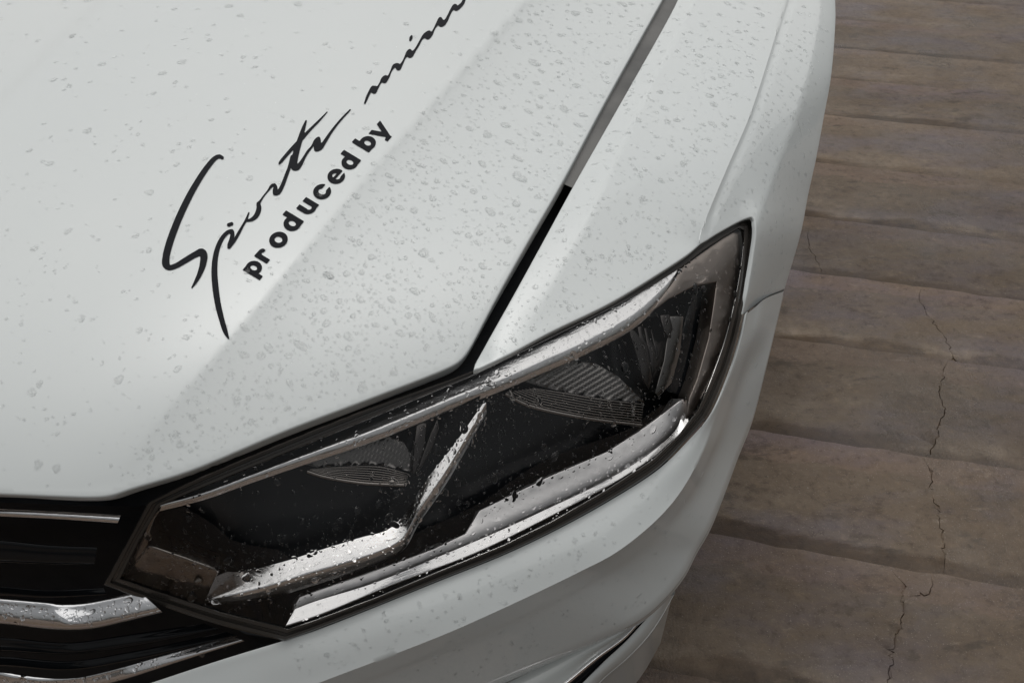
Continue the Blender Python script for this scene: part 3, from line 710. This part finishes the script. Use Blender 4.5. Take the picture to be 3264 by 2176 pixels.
# ------------------------------------------------------------------ lettering on the hood
def fill(name, sdf, lo, hi, step, parent, off=.0006):
    nx, ny = int((hi[0]-lo[0]) / step) + 2, int((hi[1]-lo[1]) / step) + 2
    gx, gy = np.meshgrid(lo[0] + np.arange(nx) * step, lo[1] + np.arange(ny) * step)
    S = sdf(np.stack([gx.ravel(), gy.ravel()], 1)).reshape(ny, nx)
    V, key, F = [], {}, []
    def corner(i, j):
        k = ('c', i, j)
        if k not in key: key[k] = len(V); V.append((gx[j, i], gy[j, i]))
        return key[k]
    def cross(i, j, i2, j2):
        k = ('e',) + tuple(sorted(((i, j), (i2, j2))))
        if k not in key:
            a, b = S[j, i], S[j2, i2]; t = a / (a - b)
            key[k] = len(V); V.append((gx[j, i] + (gx[j2, i2] - gx[j, i]) * t, gy[j, i] + (gy[j2, i2] - gy[j, i]) * t))
        return key[k]
    act = (np.minimum.reduce([S[:-1, :-1], S[1:, :-1], S[:-1, 1:], S[1:, 1:]]) < 0)
    for j, i in zip(*np.nonzero(act)):
        cs = [(i, j), (i+1, j), (i+1, j+1), (i, j+1)]; f = []
        for a, b in zip(cs, cs[1:] + cs[:1]):
            sa, sb = S[a[1], a[0]] < 0, S[b[1], b[0]] < 0
            if sa: f.append(corner(*a))
            if sa != sb: f.append(cross(*a, *b))
        if len(f) >= 3: F.append(tuple(f))
    P = np.array(V); V3 = lift_hood(P, 0, off)
    return mesh_obj(name, V3, fix_winding(V3, F), M['vinyl'], parent)
def strokes_sdf(strokes):
    segs = []
    for s in strokes:
        c = curve(np.array(s, float), 6)
        segs += list(zip(c[:-1], c[1:]))
    def f(q):
        best = np.full(len(q), 1e9)
        for a, b in segs:
            ab = b[:2] - a[:2]; t = np.clip(((q - a[:2]) @ ab) / max(1e-9, ab @ ab), 0, 1)
            best = np.minimum(best, np.linalg.norm(q - a[:2] - t[:, None] * ab, axis=1) - (a[2] + (b[2] - a[2]) * t))
        return best
    allp = np.array([p for s in strokes for p in s], float)
    return f, allp[:, :2].min(0) - 35, allp[:, :2].max(0) + 35
lettering = bpy.data.objects.new('lettering', None); C.objects.link(lettering)
lettering.location = tuple(lift_hood([(900, 750)])[0]); lettering.empty_display_size = .05
adopt(lettering, car)
k6 = .4784
z6 = lambda L: [(480 + k6 * x, 350 + k6 * y, r * k6) for x, y, r in L]
k2 = .4719
z2 = lambda L: [(1000 + k2 * x, k2 * y, r * k2) for x, y, r in L]
S_ = [[(478, 320, 11), (458, 310, 13), (430, 322, 15), (375, 385, 18), (300, 500, 20), (235, 620, 22), (172, 760, 23), (125, 890, 24), (103, 980, 24), (103, 1030, 25), (122, 1050, 18), (165, 1040, 17), (235, 1000, 19), (300, 962, 20), (340, 948, 25), (354, 965, 25), (350, 1020, 22), (330, 1085, 17), (300, 1145, 11), (274, 1185, 4)]]
PORT = [[(520, 1523, 5), (500, 1480, 15), (475, 1400, 18), (450, 1300, 20), (432, 1180, 21), (425, 1070, 20), (432, 980, 18), (450, 910, 16), (480, 850, 14), (515, 815, 13), (540, 808, 14), (545, 832, 14), (537, 870, 15), (526, 900, 15), (520, 916, 10)],
        [(524, 914, 11), (560, 868, 10), (590, 815, 10), (615, 770, 8), (635, 735, 8), (655, 685, 5)],
        [(640, 738, 7), (668, 733, 11), (698, 712, 15), (716, 680, 17), (722, 648, 16), (718, 625, 13), (728, 612, 8), (755, 572, 5), (785, 535, 6), (805, 508, 10), (824, 500, 11), (832, 510, 11), (830, 538, 17), (828, 556, 14), (850, 552, 14), (878, 505, 13), (903, 440, 12), (925, 380, 11), (940, 310, 8)],
        [(1178, 13, 3), (1120, 75, 7), (1060, 135, 9), (1005, 195, 12), (960, 240, 12), (910, 295, 11), (868, 345, 10), (858, 358, 7)],
        [(1036, 74, 6), (1020, 120, 12), (998, 190, 17), (975, 265, 20), (960, 330, 21), (957, 385, 20), (975, 385, 19), (1000, 358, 14), (1025, 315, 9), (1050, 275, 9), (1075, 245, 7), (1100, 205, 11), (1120, 190, 11), (1122, 202, 12), (1113, 235, 22), (1104, 262, 16), (1130, 255, 14), (1160, 213, 12), (1200, 152, 9), (1260, 75, 7), (1330, 0, 5)]]
MIND = [[(345, 698, 6), (360, 660, 9), (378, 622, 9), (400, 592, 13), (415, 598, 18), (408, 615, 19), (432, 590, 8), (450, 560, 6), (467, 536, 13), (485, 525, 17), (478, 545, 18), (505, 518, 8), (525, 475, 6), (545, 446, 13), (568, 440, 13), (572, 460, 17), (595, 432, 8), (618, 388, 7), (635, 362, 14), (648, 346, 14), (650, 370, 22), (680, 345, 9), (708, 302, 8), (730, 262, 8), (752, 240, 15), (780, 222, 15), (770, 248, 20), (795, 232, 10), (812, 200, 6), (832, 165, 9), (855, 130, 14), (862, 160, 23), (890, 145, 13), (912, 105, 9), (930, 70, 10), (955, 42, 15), (962, 60, 15), (985, 45, 13), (1008, 20, 11), (1018, -10, 10), (1030, -60, 12)]]
f, a, b = strokes_sdf([z6(s) for s in S_]); fill('letter', f, a, b, 3, lettering)
f, a, b = strokes_sdf([z6(s) for s in PORT]); fill('letter', f, a, b, 3, lettering)
f, a, b = strokes_sdf([z6([(520, 766, 12), (540, 759, 12)])]); fill('letter_dot', f, a, b, 3, lettering)
f, a, b = strokes_sdf([z2(s) for s in MIND]); fill('letter', f, a, b, 3, lettering)
f, a, b = strokes_sdf([z2([(652, 272, 8), (657, 258, 11), (661, 246, 8)])]); fill('letter_dot', f, a, b, 3, lettering)
# upright sans letters: shapes in letter space (a along the line, b up, x-height 1)
def rect(q, a0, a1, b0, b1): return np.maximum.reduce([a0 - q[:, 0], q[:, 0] - a1, b0 - q[:, 1], q[:, 1] - b1])
def ring(q, rx=.53, ry=.53, wx=.36, wy=.29, c=(0, .5)):
    x, y = q[:, 0] - c[0], q[:, 1] - c[1]
    o = (np.hypot(x / rx, y / ry) - 1) * min(rx, ry); i = (np.hypot(x / (rx - wx), y / (ry - wy)) - 1) * (rx - wx)
    return np.maximum(o, -i)
U = np.minimum
W_ = .36
GL = {
 'p': lambda q: U(rect(q, -.53, -.53 + W_, -.38, 1.0), ring(q)),
 'r': lambda q: U(rect(q, -.42, -.42 + W_, 0, 1.0), np.maximum(ring(q, .46, .5, .3, .27, (.05, .5)), rect(q, -.35, .36, .66, 1.1))),
 'o': lambda q: ring(q, .57, .54, .36, .30),
 'd': lambda q: U(rect(q, .53 - W_, .53, 0, 1.38), ring(q)),
 'u': lambda q: U(U(rect(q, -.5, -.5 + W_, .42, 1), rect(q, .5 - W_, .5, 0, 1)), np.maximum(ring(q, .5, .5, .32, .27, (0, .46)), rect(q, -.6, .6, -.2, .46))),
 'c': lambda q: np.maximum(ring(q, .55, .54, .35, .30), -rect(q, .1, .9, .36, .64)),
 'e': lambda q: U(np.maximum(ring(q, .55, .54, .35, .27), -rect(q, .05, .9, .27, .42)), np.maximum(rect(q, -.35, .5, .42, .60), np.hypot(q[:, 0] / .54, (q[:, 1] - .5) / .53) - 1)),
 'b': lambda q: U(rect(q, -.53, -.53 + W_, 0, 1.38), ring(q)),
 'y': lambda q: U(np.maximum(np.abs(q[:, 0] + .27 + (q[:, 1] - .5) * .40) - .18, rect(q, -1, 1, .0, 1.0)), U(np.maximum(np.abs(q[:, 0] - .14 - (q[:, 1] - .35) * .44) - .18, rect(q, -1, 1, -.22, 1.0)), rect(q, -.42, .05, -.40, -.14)))}
Rv, Uv = np.array([.66, -.75]), np.array([-.86, -.52])
for ch, cx, cy, hx in [('p', 687, 1052, 96), ('r', 758, 968, 98), ('o', 852, 865, 104), ('d', 944, 757, 102), ('u', 1046, 645, 102), ('c', 1143, 545, 102), ('e', 1237, 443, 100), ('d', 1328, 350, 98), ('b', 1446, 222, 96), ('y', 1532, 138, 94)]:
    c0 = np.array([480 + k6 * cx, 350 + k6 * cy]); h = hx * k6
    Mi = np.linalg.inv(np.stack([Rv * h, Uv * h], 1))
    def sd_(q, Mi=Mi, c0=c0, ch=ch): return GL[ch]((q - c0) @ Mi.T + [0, .5])
    fill('letter', sd_, c0 - h * 1.5, c0 + h * 1.5, 2.5, lettering)

# ------------------------------------------------------------------ rain
def drop_mesh(seed, nseg=14, nring=4):
    r_ = random.Random(seed); ph = [r_.uniform(0, 6.28) for _ in range(4)]; am = [r_.uniform(.05, .22), r_.uniform(.05, .26), r_.uniform(.0, .14)]
    V, F = [], []
    for i in range(nring):
        a = (i / nring) * math.pi / 2
        for j in range(nseg):
            th = 2 * math.pi * j / nseg
            rr = 1 + am[0] * math.sin(th + ph[0]) + am[1] * math.sin(2 * th + ph[1]) + am[2] * math.sin(3 * th + ph[2])
            V.append((math.cos(a) * rr * math.cos(th), math.cos(a) * rr * math.sin(th), math.sin(a) ** 1.0))
    V.append((am[0] * .3, 0, 1.0))
    for i in range(nring - 1):
        for j in range(nseg): F.append((i*nseg+j, i*nseg+(j+1) % nseg, (i+1)*nseg+(j+1) % nseg, (i+1)*nseg+j))
    for j in range(nseg): F.append(((nring-1)*nseg+j, (nring-1)*nseg+(j+1) % nseg, len(V)-1))
    return np.array(V), F
def frames(fn, P):
    X = fn(P); A = fn(P + [3, 0]) - X; B = fn(P + [0, 3]) - X
    N = np.cross(B, A); N /= np.linalg.norm(N, axis=1)[:, None]
    s = np.sign((N * (EYE - X)).sum(1)); N *= s[:, None]
    dw = np.array([0, 0, -1.0]) - N * (-N[:, 2:3]); dw /= np.maximum(1e-6, np.linalg.norm(dw, axis=1))[:, None]
    return X, N, dw
DM = [drop_mesh(s) for s in range(10)]
DMESH = {'film': [], 'water': []}
for s, (v, f) in enumerate(DM):
  for k in DMESH:
    me = bpy.data.meshes.new('water_drop'); me.from_pydata([tuple(x) for x in v], [], f)
    me.polygons.foreach_set('use_smooth', [True] * len(me.polygons)); me.materials.append(M[k]); DMESH[k].append(me)
SMALL = [drop_mesh(s + 50, 9, 3) for s in range(8)]
def scatter(fn, poly, n, smin, smax, power, keep=None, mind=1.05, taken=None):
    poly = np.asarray(poly)[:, :2]; lo = np.maximum(poly.min(0), [-60, -60]); hi = np.minimum(poly.max(0), [3300, 2240])
    sizes = np.sort(smin * (smax / smin) ** (rng.random(n) ** power))[::-1]
    pts = [] if taken is None else taken; out = []
    for s in sizes:
        for _ in range(12):
            p = lo + (hi - lo) * rng.random(2)
            if not inside(poly, p[None])[0]: continue
            if keep is not None and rng.random() > keep(p): continue
            if pts and (np.hypot(*(np.array(pts)[:, :2] - p).T) < (np.array(pts)[:, 2] + s) * .5 * mind).any(): continue
            pts.append((p[0], p[1], s)); out.append((p[0], p[1], s)); break
    return out
def place(fn, drops, n_big, label, group, flat=.42, stuff_label=None, elong=.25, mt='film'):
    D = np.array(sorted(drops, key=lambda d: -d[2])); X, N, dw = frames(fn, D[:, :2])
    dist = np.linalg.norm(X - EYE, axis=1); rad = D[:, 2] / 2 / FP * dist
    SV, SF, k = [], [], 0
    for i in range(len(D)):
        r = rad[i]; e = 1 + elong * rng.random(); th = rng.normal(0, .5)
        y = dw[i]; x = np.cross(y, N[i]); x2 = x * math.cos(th) + y * math.sin(th); y2 = -x * math.sin(th) + y * math.cos(th)
        hgt = r * flat * (.8 + .4 * rng.random())
        Mx = np.stack([x2 * r, y2 * r * e, N[i] * hgt], 1); o_ = X[i] - N[i] * hgt * .03
        if i < n_big:
            ob = bpy.data.objects.new('water_drop', DMESH[mt][i % 10]); C.objects.link(ob)
            ob.matrix_world = Matrix([list(Mx[q]) + [o_[q]] for q in range(3)] + [[0, 0, 0, 1]])
            lb_, gp_ = (label(D[i]), group(D[i])) if callable(label) else (label, group)
            tag(ob, lb_, 'water drop', gp_)
        else:
            v, f = SMALL[i % 8]; SV.append(v @ Mx.T + o_); SF += [tuple(a + k for a in g) for g in f]; k += len(v)
    if SV:
        ob = mesh_obj('rain_beads', np.vstack(SV), SF, M[mt]); tag(ob, stuff_label, 'rain beads', kind='stuff')
crp = CREASE
def right_of_crease(p): return p[0] > np.interp(p[1], crp[::-1, 1], crp[::-1, 0])
hk = lambda p: (1.0 if right_of_crease(p) else .13) * (1 if p[1] < 1080 else .75)
named = [(1170 * k2 + 1000, 905 * k2, 42), (1300 * k2 + 1000, 845 * k2, 36), (1385 * k2 + 1000, 1195 * k2, 54), (1690 * k2 + 1000, 735 * k2, 40), (1525 * k2 + 1000, 720 * k2, 30), (1770 * k2 + 1000, 92 * k2, 38), (1860 * k2 + 1000, 70 * k2, 32), (1495 * k2 + 1000, 425 * k2, 42), (1660 * k2 + 1000, 420 * k2, 30), (1195 * k2 + 1000, 1425 * k2, 44), (1370 * k2 + 1000, 1375 * k2, 36), (800 * k2 + 1000, 1335 * k2, 32), (680 * k2 + 1000, 1420 * k2, 34), (750 * k2 + 1000, 960 * k2, 32), (1670 * k2 + 1000, 240 * k2, 30), (1315 * k2 + 1000, 740 + 50 * k2, 40), (745 * k2 + 1000, 740 + 140 * k2, 42), (230 * k2 + 1000, 740 + 705 * k2, 38), (680 * k2 + 1000, 740 + 395 * k2, 38), (100 * k2 + 1000, 740 + 290 * k2, 38), (330 * k2 + 1000, 740 + 1050 * k2, 40), (140 * k2 + 1000, 740 + 950 * k2, 34), (2035 * k2, 740 + 770 * k2, 42), (1815 * k2, 740 + 785 * k2, 36), (2215 * k2, 740 + 295 * k2, 36), (1010 * k2, 1300 * k2, 34), (335 * k2, 1105 * k2, 28), (1190 * k2, 1110 * k2, 24), (1255 * k2, 740 + 710 * k2, 26), (940 * k2, 740 + 660 * k2, 26), (555 * k2, 740 + 580 * k2, 26), (1195 * k2, 740 + 925 * k2, 28), (1300 * k2, 740 + 1250 * k2, 28), (210 * k2, 740 + 1080 * k2, 34)]
named = [(x, y, d * .8) for x, y, d in named]; tk = list(named)
hoodvis = np.array([(0, 0), (2090, 0), (1790, 560), (1490, 1090), (1440, 1140), (906, 1340), (603, 1470), (350, 1550), (0, 1545)])
hd = named + scatter(lift_hood, hoodvis, 380, 12, 27, 1.6, hk, 1.15, tk) + scatter(lift_hood, hoodvis, 2400, 3.5, 12, 1.3, hk, 1.1, tk)
def hood_spot(p):
    if right_of_crease(p): return 'between crease and gap, ' + ('far part' if p[1] < 420 else 'middle part' if p[1] < 800 else 'front part')
    return 'beside the black lettering' if p[1] < 700 else 'in front of the lettering'
place(lift_hood, hd, 120, lambda p: 'clear raindrop on the white hood ' + hood_spot(p), lambda p: 'raindrops on the hood ' + hood_spot(p), .26, 'fine rain beads covering the white hood')
fdp = np.array([(1530, 1160), (1760, 740), (2150, 20), (2490, 0), (2380, 370), (2235, 715), (2180, 790), (1944, 945)])
fd = scatter(top_surf, fdp, 130, 12, 26, 1.7, None, 1.2) + scatter(top_surf, fdp, 900, 3.5, 12, 1.3, None, 1.05)
fender_spot = lambda p: 'near the far end of the gap' if p[1] < 400 else 'just behind the headlight' if p[1] > 780 else 'midway along the gap'
place(top_surf, fd, 60, lambda p: 'clear raindrop on the white fender top ' + fender_spot(p), lambda p: 'raindrops on the fender top ' + fender_spot(p), .26, 'fine rain beads on the top of the white fender')
sdp = np.array([(2260, 715), (2400, 376), (2515, 20), (2640, 20), (2630, 240), (2560, 620), (2490, 905), (2385, 985), (2420, 720), (2390, 675)])
def side_surf(q, *_):
    q = np.atleast_2d(q)[:, :2]; X = side_skin(q); fd_ = np.clip((q[:, 1] + 100) / 450, 0, 1) * np.clip((980 - q[:, 1]) / 300, 0, 1)
    return X + (EYE - X) / np.linalg.norm(EYE - X, axis=1)[:, None] * (ridge(q, F_CREASE, SIL, F_LINE, .018) * fd_)[:, None]
sd2 = scatter(side_surf, sdp, 420, 4, 14, 1.5, None, 1.1)
place(side_surf, sd2, 0, '', '', .35, 'fine rain beads on the side of the white fender')
def to_px(X):
    d = X - EYE; f = d[:, 1] * CP - d[:, 2] * SP; up_ = d[:, 1] * SP + d[:, 2] * CP
    return np.stack([1632 + FP * d[:, 0] / f, 1088 - FP * up_ / f], 1)
bv = np.vstack([lf[0].reshape(-1, BN, 3)[:, ::9].reshape(-1, 3), lf2[0].reshape(-1, BN, 3)[:, ::9].reshape(-1, 3)])
bgrid = Skin(np.c_[to_px(bv), bv[:, 2]])
bpoly = np.array([(900, 2076), (1401, 1876), (1930, 1628), (2190, 1436), (2330, 1185), (2376, 1015), (2480, 945), (2430, 1146), (2340, 1436), (2210, 1740), (2029, 1960), (1585, 2160), (1000, 2170)])
bd = scatter(bgrid, bpoly, 70, 11, 20, 1.5, None, 1.3) + scatter(bgrid, bpoly, 600, 3.5, 11, 1.2, None, 1.1)
place(bgrid, bd, 25, 'clear raindrop on the white bumper below the headlight', 'raindrops on the bumper', .26, 'fine rain beads on the white bumper')
duc = curve(DU, 20)
ld = lambda p: min(1.0, (.16 if p[0] < 1250 else .5) + 1.2 * math.exp(-seg_dist(np.array([p]), duc)[0] / 60) + (.6 if p[0] < 700 and p[1] > 1740 else 0))
LP_ = np.array(INNER, float)
lnz = lambda P, *_: lens(P)
dl = scatter(lnz, LP_, 150, 11, 30, 2.0, ld, 1.1) + scatter(lnz, LP_, 2300, 3.5, 11, 1.6, ld, 1.05)
lens_spot = lambda p: 'over the inner lamp chamber' if p[0] < 1250 else 'over the middle of the lamp' if p[0] < 1750 else 'over the outer lamp chamber'
place(lnz, dl, 75, lambda p: 'clear raindrop clinging to the headlight lens ' + lens_spot(p), lambda p: 'raindrops on the lens ' + lens_spot(p), .5, 'fine rain spatter on the headlight lens', .6, 'water')

for (a_, c_, rl, pf), nm in ((BARS[1], 'wide middle chrome bar of the grille'), (BARS[2], 'lower chrome bar of the grille')):
    sk_ = Skin(np.c_[to_px(rl[:, ::4].reshape(-1, 3)), rl[:, ::4].reshape(-1, 3)[:, 2]])
    pl_ = np.vstack([a_ * .9 + c_ * .1, (a_ * .12 + c_ * .88)[::-1]])
    dd = scatter(lambda P, *_: sk_(P), pl_, 22, 11, 22, 1.5, None, 1.2) + scatter(lambda P, *_: sk_(P), pl_, 150, 4, 11, 1.4, None, 1.1)
    place(lambda P, *_: sk_(P), dd, 14, 'clear raindrop on the ' + nm, 'raindrops on the ' + nm, .45, 'fine rain beads on the ' + nm, .5, 'water')
print('tris', sum(len(o.data.polygons) for o in C.objects if o.type == 'MESH'))
